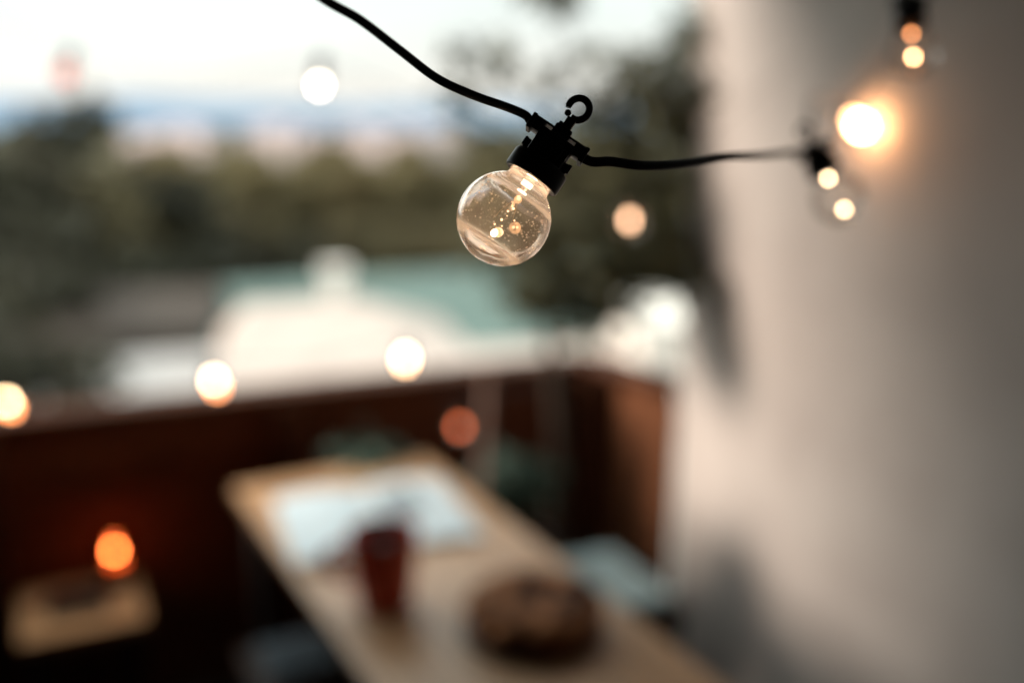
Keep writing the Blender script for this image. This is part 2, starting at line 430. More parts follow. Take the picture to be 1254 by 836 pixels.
# house wall on the right
mw = frame_mat(WP, WDIR)
wl = empty('house_wall', (0, 0, 0), 0, 'smooth white rendered house wall rising on the right side of the balcony', 'wall')
wl.matrix_world = mw
s = 1 if (mw.to_3x3() @ Vector((0, 1, 0))).xy.dot(WN) > 0 else -1
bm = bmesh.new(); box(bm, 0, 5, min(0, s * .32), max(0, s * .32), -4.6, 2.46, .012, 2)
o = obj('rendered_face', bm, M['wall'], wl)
bm = bmesh.new(); box(bm, .012, 5, min(s * -.012, -.0005 * s), max(s * -.012, -.0005 * s), .0, .09, .003, 1)
o = obj('skirting', bm, M['wall'], wl)
bm = bmesh.new(); box(bm, 4.45, 4.6, min(0, -s * 4.95), max(0, -s * 4.95) - .012, 0, 2.46)
obj('added_rear_face', bm, M['rear'], wl, smooth=0)  # unseen rear wall, added to darken the near part of the house wall
q0 = mw.inverted() @ Vector((lf.x, lf.y, 0))
bm = bmesh.new(); box(bm, q0.x + .02, 4.44, q0.y - .12 if s > 0 else q0.y, q0.y if s > 0 else q0.y + .12, 0, 2.46)
obj('added_end_face', bm, M['rear'], wl, smooth=0)  # unseen end wall, added to cut the sun off the near wall

# railing, long side
def fence(name, P0, P1, mat, label, posts):
    d = (P1 - P0); Ln = d.length
    root = empty(name, (0, 0, 0), 0, label, 'fence'); root.matrix_world = frame_mat(P0, d.normalized())
    bm = bmesh.new()
    for k in range(6):
        z0 = .055 + k * .145
        box(bm, 0, Ln, -.011, .011, z0, z0 + .1446, .0015, 1)
    box(bm, 0, Ln, -.011, .011, .004, .0546, .0015, 1)
    obj('boards', bm, mat, root)
    for x in posts:
        bm = bmesh.new(); box(bm, x - .035, x + .035, -.0935, -.0125, .0, .902, .004, 1)
        obj('post', bm, M['fence_rail'], root)
    bm = bmesh.new(); box(bm, -.01, Ln + .01, -.075, .045, .904, .932, .006, 2)
    obj('top_rail', bm, M['fence_rail'], root)
    return root
fence('balcony_fence', lf, FB, M['fence'], 'long dark brown board fence running along the open side of the balcony', (.06, 1.2, 2.0, 2.96))
fence('balcony_fence', FB + (WP - FB) * .05, WP - (WP - FB) * .035, M['fence_lit_tone'], 'short reddish brown board fence between the corner and the white wall', (.06,))

# ------------------------------------------------------------------ table and what lies on it
TC = Vector((-.742, 2.49)); TB = Vector((-.277, 2.76))
tdir = (TB - TC).normalized()
tw = (TB - TC).length
table = empty('wooden_table', (0, 0, 0), 0, 'long pale wooden table with dark legs standing against the fence', 'table')
tm = frame_mat(TC, tdir)                # local x along the back edge, local -y towards the camera
tm = Matrix.Translation((TC.x, TC.y, 0)) @ Matrix.Rotation(R(27.6), 4, 'Z')
table.matrix_world = tm
tw = .55; TL = 1.62
bm = bmesh.new(); box(bm, 0, tw, -TL, 0, .722, .75, .006, 3); obj('tabletop', bm, M['table'], table)
bm = bmesh.new()
for (x0, x1, y0, y1) in ((.05, tw - .05, -.07, -.045), (.05, tw - .05, -TL + .045, -TL + .07), (.045, .07, -TL + .07, -.07), (tw - .07, tw - .045, -TL + .07, -.07)):
    box(bm, x0, x1, y0, y1, .655, .721)
obj('apron', bm, M['table_leg'], table, smooth=0)
for x in (.055, tw - .055):
    for y in (-.055, -TL + .055):
        bm = bmesh.new(); box(bm, x - .024, x + .024, y - .024, y + .024, 0, .654, .004, 1); obj('leg', bm, M['table_leg'], table)

def page(bm, x0, x1, y0, y1, curl, n=10):
    V = []
    for i in range(n + 1):
        x = x0 + (x1 - x0) * i / n
        z = .001 + curl * math.sin(math.pi * i / n)
        V.append((bm.verts.new((x, y0, z)), bm.verts.new((x, y1, z))))
    for a, b in zip(V, V[1:]): bm.faces.new((a[0], b[0], b[1], a[1]))
# open newspaper
pc = at_z(458, 632, .752)
paper = empty('newspaper', (pc.x, pc.y, .752), R(20), 'open pale blue white newspaper spread over the far half of the table', 'newspaper')
for (x0, x1) in ((-.19, -.002), (.002, .19)):
    bm = bmesh.new(); page(bm, x0, x1, -.185, .175, .012); obj('page', bm, M['paper'], paper)
bm = bmesh.new()
V = [(.045, -.055), (.105, -.055), (.105, .085), (.045, .085)]
z_ = lambda x: .0035 + .012 * math.sin(math.pi * (x - .002) / .188)
n = 6
P = []
for i in range(n + 1):
    x = .02 + .09 * i / n; P.append((bm.verts.new((x, -.06, z_(x))), bm.verts.new((x, .12, z_(x)))))
for a, b in zip(P, P[1:]): bm.faces.new((a[0], b[0], b[1], a[1]))
obj('printed_picture', bm, M['photo'], paper)

paper.scale = (1.17, 1.12, 1)
# red cup
cp = at_z(472, 738, .751)
cup = empty('red_cup', (cp.x, cp.y, .751), R(178), 'tall dark red glazed cup standing on the table in front of the newspaper', 'cup')
bm = bmesh.new()
lathe(bm, [(0, 0), (.030, 0), (.034, .004), (.038, .03), (.042, .08), (.045, .125), (.0455, .130), (.044, .132), (.0425, .130), (.039, .08), (.035, .03), (.031, .009), (0, .008)], 40)
obj('cup_body', bm, M['cup'], cup)
bm = bmesh.new()
tube(bm, spline([(.0395, 0, .098), (.056, 0, .103), (.071, 0, .090), (.073, 0, .066), (.060, 0, .046), (.0375, 0, .040)], 8), .0055, 10)
obj('handle', bm, M['cup'], cup)
bm = bmesh.new(); lathe(bm, [(0, .108), (.0403, .108)], 32); obj('coffee', bm, M['coffee'], cup)

# pen
pp = at_z(402, 697, .757)
bm = bmesh.new(); tube(bm, [(-.055, 0, 0), (-.045, 0, 0), (.05, 0, 0), (.058, 0, 0), (.066, 0, 0)], [.0035, .0042, .0042, .003, .0008], 10)
o = obj('pen', bm, M['pen'], loc=(pp.x, pp.y, .757)); o.rotation_euler = (0, 0, R(8))
tag(o, 'thin dark pen lying by the near edge of the newspaper', 'pen')

cup.scale = (1.55, 1.55, 1.2)

# dark round loaf on a board
bp_ = at_z(654, 768, .752)
bm = bmesh.new(); lathe(bm, [(0, 0), (.118, 0), (.122, .003), (.122, .010), (.118, .013), (0, .013)], 48)
o = obj('round_board', bm, M['board'], loc=(bp_.x, bp_.y, .751)); o.scale = (1.14, 1.14, 1); tag(o, 'round dark wooden board under the brown braided loaf', 'board')
bm = bmesh.new()
for s_ in range(3):
    pts = []
    for k in range(73):
        a = 2 * math.pi * k / 72
        ph = 4 * a + s_ * 2 * math.pi / 3
        rr = .068 + .026 * math.cos(ph)
        pts.append((rr * math.cos(a), rr * math.sin(a), .036 + .020 * math.sin(ph)))
    tube(bm, pts, .026, 12, cap=False)
ball(bm, (0, 0, .030), .045, 3, .85)
for v in bm.verts: v.co += Vector((random.uniform(-1, 1), random.uniform(-1, 1), random.uniform(-1, 1))) * .0015
mnz = min(v.co.z for v in bm.verts)
for v in bm.verts: v.co.z = max(0, v.co.z - mnz - .003)
o = obj('braided_loaf', bm, M['bread'], loc=(bp_.x, bp_.y, .7645)); o.scale = (1.15, 1.15, .74); tag(o, 'dark brown round braided loaf on the near part of the table', 'bread')

# ------------------------------------------------------------------ stools and bench
def stool(name, loc, rz, size, h, label, top_mat, slot=False, cushion=None, cat='stool'):
    root = empty(name, loc, rz, label, cat)
    s2 = size / 2
    bm = bmesh.new()
    if slot:    # seat with a hand hole: four pieces round the hole
        a, b = .075, .036
        box(bm, -s2, s2, b, s2, h - .03, h); box(bm, -s2, s2, -s2, -b, h - .03, h)
        box(bm, -s2, -a, -b, b, h - .03, h); box(bm, a, s2, -b, b, h - .03, h)
        bmesh.ops.remove_doubles(bm, verts=bm.verts[:], dist=1e-5)
    else:
        box(bm, -s2, s2, -s2, s2, h - .03, h, .006, 2)
    obj('seat', bm, top_mat, root)
    for x in (-1, 1):
        for y in (-1, 1):
            bm = bmesh.new(); cx, cy_ = x * (s2 - .035), y * (s2 - .035)
            box(bm, cx - .02, cx + .02, cy_ - .02, cy_ + .02, 0, h - .0305, .003, 1); obj('leg', bm, M['stool_leg'], root)
    for y in (-1, 1):
        bm = bmesh.new(); box(bm, -s2 + .056, s2 - .056, y * (s2 - .035) - .012, y * (s2 - .035) + .012, .16, .19)
        obj('stretcher', bm, M['stool_leg'], root, smooth=0)
    return root
sc = (at_z(8, 722, .45) + at_z(165, 697, .45) + at_z(205, 748, .45) + at_z(12, 798, .45)) / 4
stool('stool', (sc.x, sc.y, 0), R(26), .30, .45, 'light wooden stool with dark legs standing beside the fence', M['stool'])
nb = empty('notebook', (sc.x + .0, sc.y - .015, .4505), R(20), 'small closed dark notebook lying on the light wooden stool', 'notebook')
bm = bmesh.new(); box(bm, -.075, .075, -.052, .052, 0, .003, .001, 1); box(bm, -.075, .075, -.052, .052, .020, .023, .001, 1); box(bm, -.075, -.072, -.052, .052, .0035, .0195); obj('cover', bm, M['pen'], nb, smooth=0)
bm = bmesh.new(); box(bm, -.0715, .072, -.049, .049, .0033, .0197); obj('pages', bm, M['soil'], nb, smooth=0)

def cushion(bm, sx, sy, th):
    box(bm, -sx, sx, -sy, sy, 0, th)
    bmesh.ops.subdivide_edges(bm, edges=bm.edges[:], cuts=9, use_grid_fill=True)
    for v in bm.verts:
        ex = max(abs(v.co.x) / sx, abs(v.co.y) / sy)
        f = 1 - .55 * ex ** 4
        v.co.z = th / 2 + (v.co.z - th / 2) * f
uc = at_z(365, 798, .45)
st2 = stool('stool', (uc.x, uc.y, 0), R(27), .24, .43, 'low dark stool pushed under the left edge of the table', M['stool_leg'])
bm = bmesh.new(); cushion(bm, .085, .085, .03)
o = obj('seat_cushion', bm, M['cushion2'], loc=(uc.x, uc.y, .4305)); o.rotation_euler = (0, 0, R(27))
tag(o, 'grey blue seat cushion on the stool under the table', 'cushion')

# bench along the wall with a pale blue cushion
bc = (at_z(690, 673, .47) + at_z(812, 742, .47)) / 2
bench = empty('bench', (bc.x, bc.y, 0), 0, 'dark low wooden bench between the table and the white wall', 'bench')
ba = math.atan2(WDIR.y, WDIR.x)
bench.rotation_euler = (0, 0, ba)
bm = bmesh.new(); box(bm, -.22, .19, -.13, .13, .405, .435, .005, 2); obj('seat', bm, M['stool_leg'], bench)
for x in (-.18, .15):
    for y in (-.1, .1):
        bm = bmesh.new(); box(bm, x - .025, x + .025, y - .025, y + .025, 0, .4045, .003, 1); obj('leg', bm, M['stool_leg'], bench)
bm = bmesh.new(); cushion(bm, .165, .10, .045)
o = obj('seat_cushion', bm, M['cushion'], loc=(bc.x, bc.y, .4355)); o.rotation_euler = (0, 0, ba)
tag(o, 'pale blue seat cushion on the dark bench by the wall', 'cushion')

# ------------------------------------------------------------------ plants
def leaf_cloud(bm, centre, radii, n, size, aspect=.38, shell=.5, droop=.2):
    c = Vector(centre)
    for _ in range(n):
        d = Vector((random.gauss(0, 1), random.gauss(0, 1), random.gauss(0, 1))).normalized()
        q = (shell + (1 - shell) * random.random()) ** 1.0
        p = c + Vector((d.x * radii[0], d.y * radii[1], d.z * radii[2])) * q
        a = Vector((random.gauss(0, 1), random.gauss(0, 1), random.gauss(0, .6) - droop)).normalized()
        b = a.cross(Vector((random.gauss(0, 1), random.gauss(0, 1), random.gauss(0, 1)))).normalized()
        s_ = size * random.uniform(.6, 1.3)
        m_ = p + a * s_ * .45
        bm.faces.new((bm.verts.new(p), bm.verts.new(m_ + b * s_ * aspect * .5), bm.verts.new(p + a * s_), bm.verts.new(m_ - b * s_ * aspect * .5)))

# potted tree in the corner
tp = Vector((.13, 2.95))
ptree = empty('potted_tree', (tp.x, tp.y, 0), 0, 'tall olive green leafy tree in the balcony corner in front of the sky', 'tree')
bm = bmesh.new(); lathe(bm, [(0, 0), (.13, 0), (.15, .02), (.175, .29), (.185, .30), (.185, .33), (.165, .33), (.16, .28), (0, .28)], 32); obj('pot', bm, M['pot'], ptree)
bm = bmesh.new()
def w2l(p): return Vector((p.x - tp.x, p.y - tp.y, p.z))
trunk_pts = spline([(0, 0, .27), (.01, .01, .7), (-.02, 0, 1.15), (.03, .02, 1.45), (.10, .03, 1.68)], 8)
tube(bm, trunk_pts, [.024 - .018 * i / (len(trunk_pts) - 1) for i in range(len(trunk_pts))], 8)
clumps = [  # photo pixel of each leaf clump, depth, radius, number of leaves
    (800, 120, 2.85, .17, 260), (835, 75, 2.9, .11, 110), (838, 150, 2.85, .10, 110), (770, 175, 2.8, .13, 120), (735, 130, 2.8, .09, 50),
    (700, 200, 2.75, .15, 90), (640, 190, 2.75, .13, 60), (585, 165, 2.8, .12, 60), (600, 90, 2.8, .09, 30), (660, 290, 2.75, .13, 110), (700, 340, 2.75, .16, 220),
    (770, 330, 2.8, .16, 230), (820, 300, 2.85, .13, 170), (650, 365, 2.7, .11, 110), (740, 265, 2.8, .13, 110), (810, 225, 2.85, .12, 120), (560, 120, 2.75, .07, 34), (618, 62, 2.75, .06, 30), (668, 98, 2.72, .06, 30), (560, 66, 2.8, .06, 24), (722, 62, 2.8, .06, 30), (770, 80, 2.8, .07, 40), (690, -4, 2.75, .07, 110), (655, -20, 2.75, .06, 40), (862, 110, 2.76, .08, 60), (845, 30, 2.75, .10, 60), (835, 345, 2.75, .09, 60), (740, 380, 2.75, .13, 130), (610, 320, 2.75, .12, 60), (600, 240, 2.8, .12, 50)]
lb = bmesh.new()
for (x, y, D, r_, n_) in clumps:
    c = w2l(at(x, y, D))
    base = min(trunk_pts, key=lambda q: abs(q.z - (c.z - .12)))
    tube(bm, spline([base, (base + c) / 2 + Vector((0, 0, -.03)), c], 5), [.006 - .00045 * k for k in range(11)], 6)
    leaf_cloud(lb, c, (r_ * .98, r_ * .9, r_ * .9), int(n_ * (1.8 if x > 640 and y > 100 else 1.25)), .055, .34, .1)
obj('trunk', bm, M['bark'], ptree)
obj('crown', lb, M['leaf_olive'], ptree, smooth=None)

def pot_plant(name, loc, label, pr, ph, cz, cr_, n, mat, pmat, size=.07):
    root = empty(name, loc, 0, label, 'plant')
    bm = bmesh.new(); lathe(bm, [(0, 0), (pr * .75, 0), (pr * .8, .01), (pr, ph - .02), (pr * 1.06, ph - .02), (pr * 1.06, ph), (pr * .95, ph), (pr * .9, ph - .03), (0, ph - .03)], 28); obj('pot', bm, pmat, root)
    bm = bmesh.new()
    for k in range(9):
        a = k * 2.4; q = Vector((math.cos(a) * cr_ * .5, math.sin(a) * cr_ * .5, cz + random.uniform(-.05, .08)))
        tube(bm, spline([(math.cos(a) * .02, math.sin(a) * .02, ph - .035), (q.x * .4, q.y * .4, (ph + cz) / 2), q], 4), .004, 6)
    obj('stem', bm, M['bark'], root)
    lb = bmesh.new(); leaf_cloud(lb, (0, 0, cz), (cr_, cr_, cr_ * .9), n, size, .45, .2); obj('leaves', lb, mat, root, smooth=None)
    return root
q = at(622, 560, 2.72)
pot_plant('potted_plant', (q.x, q.y, 0), 'dark green plant in a dark pot behind the right edge of the table', .115, .56, .72, .125, 300, M['leaf_dark'], M['pot'])
q = at(455, 545, 2.83)
pot_plant('potted_plant', (q.x, q.y, 0), 'low dark green plant squeezed between the fence and the table end', .085, .50, .74, .10, 220, M['leaf_dark'], M['pot2'])
a_, b_ = at(598, 455, 2.68), at(590, 590, 2.62)
d_ = (b_ - a_).normalized(); e_ = b_ + d_ * ((b_.z) / -d_.z)
bm = bmesh.new(); tube(bm, [a_, a_ + (e_ - a_) * .02, a_ + (e_ - a_) * .98, e_], [.006, .011, .011, .009], 10)
tag(obj('wooden_stake', bm, M['stake']), 'slim pale wooden stake leaning beside the dark potted plant', 'stake')

# ------------------------------------------------------------------ light bulbs on the string
BR = .0224
def bulb_meshes(hero):
    P = {}
    # ---- glass globe, closed shell with a threaded neck
    r = BR
    prof = []
    th0 = math.asin(.50)
    for k in range(41):
        t = math.pi - (math.pi - th0) * k / 40
        prof.append((max(0, r * math.sin(t)) if k else 0, r * math.cos(t)))
    zt = prof[-1][1]
    neck = [(.485, .92), (.475, .955), (.50, .975), (.475, .995), (.50, 1.015), (.475, 1.035), (.50, 1.055), (.475, 1.08), (.46, 1.20)]
    prof += [(a * r, z * r) for a, z in neck]
    if hero:
        inner = [(.37 * r, 1.20 * r)] + [((.375 + .018 * (k % 2)) * r, (1.16 - .03 * k) * r) for k in range(8)]
        inner += [(.42 * r, .90 * r), (.47 * r, .865 * r), (.455 * r, .85 * r), (.54 * r, .79 * r), (.53 * r, .775 * r), (.62 * r, .70 * r), (.615 * r, .685 * r), (.69 * r, .60 * r), (.70 * r, .575 * r)]
        a0, a1 = math.acos(.545 / .93), math.acos(-.57 / .93)
        inner += [(.93 * r * math.sin(a0 + (a1 - a0) * k / 30), .93 * r * math.cos(a0 + (a1 - a0) * k / 30)) for k in range(31)]
        b0 = math.acos(-.60 / .895)
        inner += [(.895 * r * math.sin(b0 + (math.pi - b0) * k / 14) if k < 14 else 0, .895 * r * math.cos(b0 + (math.pi - b0) * k / 14)) for k in range(15)]
        full = prof + [(.42 * r, 1.215 * r)] + inner
    else:
        full = prof
    bm = bmesh.new(); lathe(bm, full, 96 if hero else 40); P['globe'] = bm
    # ---- collar of the lamp holder
    bm = bmesh.new()
    c0, c1 = 1.0, 1.44
    lathe(bm, [(.515 * r, (c0 + .02) * r), (.60 * r, c0 * r), (.625 * r, (c0 + .025) * r), (.64 * r, (c0 + .06) * r), (.635 * r, (c1 - .05) * r), (.61 * r, c1 * r), (.50 * r, (c1 + .004) * r), (.50 * r, (c0 + .24) * r), (.515 * r, (c0 + .23) * r), (.515 * r, (c0 + .02) * r)], 48)
    P['collar'] = bm
    # ---- body: housing, clamp shoulders, catches
    bm = bmesh.new()
    lathe(bm, [(0, 1.24 * r), (.49 * r, 1.24 * r), (.49 * r, 1.42 * r), (.44 * r, 1.47 * r), (.43 * r, 1.95 * r), (.36 * r, 2.0 * r), (0, 2.0 * r)], 40)
    box(bm, -.40 * r, .40 * r, -.36 * r, .36 * r, 1.46 * r, 2.04 * r, .03 * r, 2)
    for sx in (-1, 1):
        xa, xb = sorted((sx * .38 * r, sx * .70 * r))
        box(bm, xa, xb, -.22 * r, .22 * r, 1.90 * r, 2.16 * r, .025 * r, 2)        # shoulder the cable enters
        xa, xb = sorted((sx * .60 * r, sx * .705 * r))
        box(bm, xa, xb, -.25 * r, .25 * r, 1.85 * r, 2.20 * r, .02 * r, 1)
        xa, xb = sorted((sx * .42 * r, sx * .54 * r))
        box(bm, xa, xb, -.10 * r, .10 * r, 1.45 * r, 1.70 * r, .02 * r, 1)        # latch
        xa, xb = sorted((sx * .50 * r, sx * .585 * r))
        box(bm, xa, xb, -.08 * r, .08 * r, 1.52 * r, 1.72 * r, .015 * r, 1)
        for yy in (-1, 1):
            ya, yb = sorted((yy * .34 * r, yy * .43 * r))
            box(bm, sx * .20 * r - .07 * r, sx * .20 * r + .07 * r, ya, yb, 1.46 * r, 1.86 * r, .015 * r, 1)
    for yy in (-1, 1):
        ya, yb = sorted((yy * .35 * r, yy * .40 * r))
        box(bm, -.10 * r, .10 * r, ya, yb, 1.62 * r, 2.02 * r, .01 * r, 1)
    box(bm, -.62 * r, -.12 * r, -.26 * r, .26 * r, 2.13 * r, 2.175 * r, .012 * r, 1)
    box(bm, .12 * r, .62 * r, -.26 * r, .26 * r, 2.13 * r, 2.175 * r, .012 * r, 1)
    P['holder'] = bm
    # ---- hook on a short stem
    bm = bmesh.new()
    box(bm, -.20 * r, .20 * r, -.20 * r, .20 * r, 2.03 * r, 2.30 * r, .03 * r, 2)
    box(bm, -.17 * r, -.09 * r, -.10 * r, .10 * r, 2.28 * r, 2.38 * r, .012 * r, 1)
    box(bm, -.09 * r, .12 * r, -.12 * r, .12 * r, 2.29 * r, 2.56 * r, .03 * r, 2)
    pts = []
    for k in range(25):
        a = R(-100 + 303 * k / 24)
        pts.append((0.01 * r + .222 * r * math.cos(a), 0, 2.81 * r + .238 * r * math.sin(a)))
    tube(bm, pts, [.078 * r] * 23 + [.074 * r, .058 * r], 14)
    ball(bm, (-.135 * r, 0, 2.62 * r), .075 * r, 2)
    P['hook'] = bm
    return P

def make_bulb(hero, mats, core=(.0016, .0016), core_z=(.86, -.36), globe_mat=None, off=.0):
    """parts in local space, origin at the globe centre, +z towards the hook"""
    root = empty('light_bulb')
    P = bulb_meshes(hero)
    hol = obj('lamp_holder', P['holder'], M['plastic'], root)
    obj('collar', P['collar'], M['plastic'], hol); obj('hook', P['hook'], M['plastic'], hol)
    g = obj('glass_globe', P['globe'], globe_mat or (M['hero_glass'] if hero else M['glass']), root, smooth=50)
    r = BR
    if hero:
        bm = bmesh.new()
        rng = random.Random(5)
        for _ in range(300):
            z = rng.uniform(-.45, .5); a = rng.uniform(0, 2 * math.pi); q = math.sqrt(max(0, 1 - z * z)) * .905
            rr = bmesh.ops.create_icosphere(bm, subdivisions=1, radius=r * rng.choice((.006, .008, .011, .018)))
            for v in rr['verts']: v.co += Vector((q * math.cos(a) * r, q * math.sin(a) * r, z * .905 * r))
        obj('speck', bm, M['bubble'], g)
        bm = bmesh.new()          # glass stem and support wires
        lathe(bm, [(.0, .30 * r), (.035 * r, .32 * r), (.05 * r, .6 * r), (.10 * r, .95 * r), (.13 * r, 1.20 * r), (0, 1.20 * r)], 24)
        obj('stem', bm, M['hero_glass'], g, smooth=60)
        bm = bmesh.new()
        for sx in (-1, 1):
            tube(bm, spline([(sx * .03 * r, 0, 1.2 * r), (sx * .05 * r, 0, .5 * r), (sx * .16 * r, 0, .1 * r), (sx * .17 * r, 0, -.05 * r)], 6), .006 * r, 6)
        obj('support_wire', bm, M['metal'], g)
        bm = bmesh.new()          # glowing filament points and added glints between the two bright points
        for (fx, fy, fz, fr_) in ((.03, 0, .68, .022), (-.06, .02, .40, .018), (-.02, 0, .18, .026), (.02, .02, .09, .016), (-.03, 0, -.04, .03), (.05, 0, -.15, .018), (-.10, 0, -.20, .022), (.20, .05, .10, .02), (.33, .1, .02, .03)):
            ball(bm, (fx * r, fy * r, fz * r), fr_ * r, 1)
        ball(bm, (.02 * r, -.02 * r, .53 * r), .0011, 2)
        ball(bm, (.26 * r, .1 * r, -.02 * r), .0007, 2); ball(bm, (.05 * r, -.02 * r, .29 * r), .0006, 2)
        obj('filament_and_glint', bm, M['strand'], g)
        bm = bmesh.new(); ball(bm, (.30 * r, .05 * r, -.02 * r), .13 * r, 3); ball(bm, (.06 * r, 0, -.30 * r), .11 * r, 3); ball(bm, (.02 * r, -.03 * r, .50 * r), .09 * r, 3)
        obj('glow_bead', bm, M['bead'], g)  # added beads imitate hazy reflected glows inside the globe
    for k, (rad_, z, mt) in enumerate(zip(core, core_z, mats)):
        bm = bmesh.new(); ball(bm, (off * (1 if k else -1), 0, z * r), rad_, 2, 1.15); obj('filament_and_glint', bm, mt, root)  # second core stands in for the lamp's reflection in the globe
    return root

def place(root, c, up, label, scale=1, roll=None, group='bulbs on the light strings'):
    """globe centre c, axis up; local x stays in the picture plane"""
    up = Vector(up).normalized()
    x = roll if roll is not None else RGT
    x = (x - up * x.dot(up)).normalized(); y = up.cross(x)
    m = Matrix((x, y, up)).transposed().to_4x4(); m.translation = c
    root.matrix_world = m
    tag(root, label, 'light bulb', group)
    return root
def cam_dir(dx, dy_up, dz=0):
    return RGT * dx + UPV * dy_up + FWD * dz

hero = make_bulb(True, (M['hero_hot'], M['hero_hot']), (.0030, .0017), (.92, -.36))
HC = at(617, 268, .47); HU = cam_dir(.56, .83, .02)
place(hero, HC, HU, 'large sharp clear globe bulb in a black holder with open hook', roll=RGT)
b2 = make_bulb(False, (M['near_hot'], M['near_hot']), (.0019, .0019), (.84, -.46))
place(b2, at(1027, 243, .83), cam_dir(-.45, .88), 'blurred bulb with two round glows at the far end of the black cable')
b4 = make_bulb(False, (M['amber'], M['hot2']), (.0019, .0020), (.72, -.20))
place(b4, at(1118, 64, .86), cam_dir(-.04, 1, .1), 'blurred bulb hanging straight down from the upper right frame edge')
wray = (at(1052, 152, 1) - CAM)
wp = CAM + wray * ((Vector((WP.x, WP.y, 0)) - CAM).dot(Vector((WN.x, WN.y, 0))) - .04) / wray.dot(Vector((WN.x, WN.y, 0)))
b3 = make_bulb(False, (M['hot2'], M['pool']), (.007, .012), (.75, -.3))
place(b3, wp, cam_dir(-.75, .6), 'very bright glowing bulb close to the white wall')

std = None
far = [  # x, y, D, up, label, kind
    (496, 441, 2.83, (.1, 1), 'bright round bulb above the fence in front of the pale gabled roof', 'hot'),
    (264, 470, 2.66, (-.35, .94), 'bright orange rimmed bulb above the middle of the dark fence', 'mix'),
    (11, 496, 2.52, (-.5, .85), 'bright bulb above the fence at the left picture edge', 'mix'),
    (391, 105, 1.95, (.1, 1), 'white glowing bulb high up in front of the pale sky', 'high'),
    (771, 270, 1.52, (0, 1), 'soft peach coloured bulb in front of the olive tree leaves', 'soft'),
    (563, 523, 2.83, (.2, 1), 'dim red bulb low on the fence behind the table', 'dim'),
    (80, 90, 2.3, (.3, 1), 'faint reddish bulb against the sky in the upper left corner', 'faint')]
M['soft'] = emit_mat('soft_glow', (.8, .46, .27), 15)
M['faint'] = emit_mat('faint_glow', (1, .3, .15), 3)
M['amber_glass'] = thin_glass('amber_bulb_glass', (.86, .44, .36), .6)
M['high'] = emit_mat('pale_glow', (1, .84, .66), 34)
KM = {'high': ('high', 'high'), 'hot': ('hot', 'hot2'), 'mix': ('hot', 'rim'), 'soft': ('soft', 'soft'), 'dim': ('dim', 'dim'), 'faint': ('faint', 'faint')}
KR = {'high': (.0052, .0048), 'hot': (.0078, .0070), 'mix': (.0078, .0072), 'soft': (.0056, .0050), 'dim': (.0080, .0060), 'faint': (.006, .006)}
KZ = {'high': (.12, -.14), 'hot': (.45, -.25), 'mix': (.50, -.42), 'soft': (.12, -.12), 'dim': (.2, -.2), 'faint': (.6, -.4)}
done = {}; FAR = []
for (x, y, D, up, lab, kind) in far:
    if kind in done: o = copy_tree(done[kind])
    else: o = done[kind] = make_bulb(False, tuple(M[k] for k in KM[kind]), KR[kind], KZ[kind], M['amber_glass'] if kind == 'faint' else None)
    place(o, at(x, y, D), cam_dir(*up), lab)
    FAR.append((at(x, y, D), cam_dir(*up).normalized()))

# ------------------------------------------------------------------ cables
def hx(c, up, side):
    up = up.normalized(); x = (RGT - up * RGT.dot(up)).normalized()
    return c + up * BR * 2.03 + x * side * BR * .70, x
pl, hxv = hx(HC, HU, -1); pr_, _ = hx(HC, HU, 1)
bm = bmesh.new()
tube(bm, spline([at(-420, -900, .40), at(-150, -480, .405), at(130, -210, .41), at(300, -72, .42), at(392, -4, .43), at(440, 24, .44), at(490, 62, .45), at(535, 96, .46), at(580, 117, .465), at(620, 131, .469), pl - hxv * .003 + UPV * .0012, pl, pl + hxv * .004], 10), .0021, 12)
tag(obj('cable', bm, M['rubber']), 'black cable running from the top edge down to the sharp bulb', 'cable')
b2u = cam_dir(-.45, .88).normalized(); b2c = at(1027, 243, .83)
bm = bmesh.new()
tube(bm, spline([pr_ - hxv * .006, pr_ + hxv * .003, at(748, 198, .475), at(790, 203, .485), at(840, 200, .51), at(890, 192, .565), at(940, 190, .67), b2c + b2u * BR * 2.03], 10), .0024, 12)
tag(obj('cable', bm, M['rubber']), 'black cable leading from the sharp bulb right to the blurred bulb', 'cable')
b4u = cam_dir(-.04, 1, .1).normalized(); b4c = at(1118, 64, .86)
b3u = cam_dir(-.75, .6).normalized()
bm = bmesh.new()
tube(bm, spline([b2c + b2u * BR * 2.05, at(992, 150, 1.05), at(1000, 120, 1.5), wp + b3u * BR * 2.05, at(1040, 128, 1.75), at(1080, 85, 1.25), b4c + b4u * BR * 2.0, at(1128, -45, .80), Vector((.46, .74, 2.1)), Vector((.62, .70, 2.478))], 10), .0027, 10)
tag(obj('cable', bm, M['rubber']), 'blurred dark cable climbing past the glowing bulb to the top right', 'cable')
_d = at(975, 70, 1) - CAM; _n = Vector((WN.x, WN.y, 0))
WEND = CAM + _d * ((Vector((WP.x, WP.y, 0)) - CAM).dot(_n) / _d.dot(_n))      # where the thin cable meets the wall
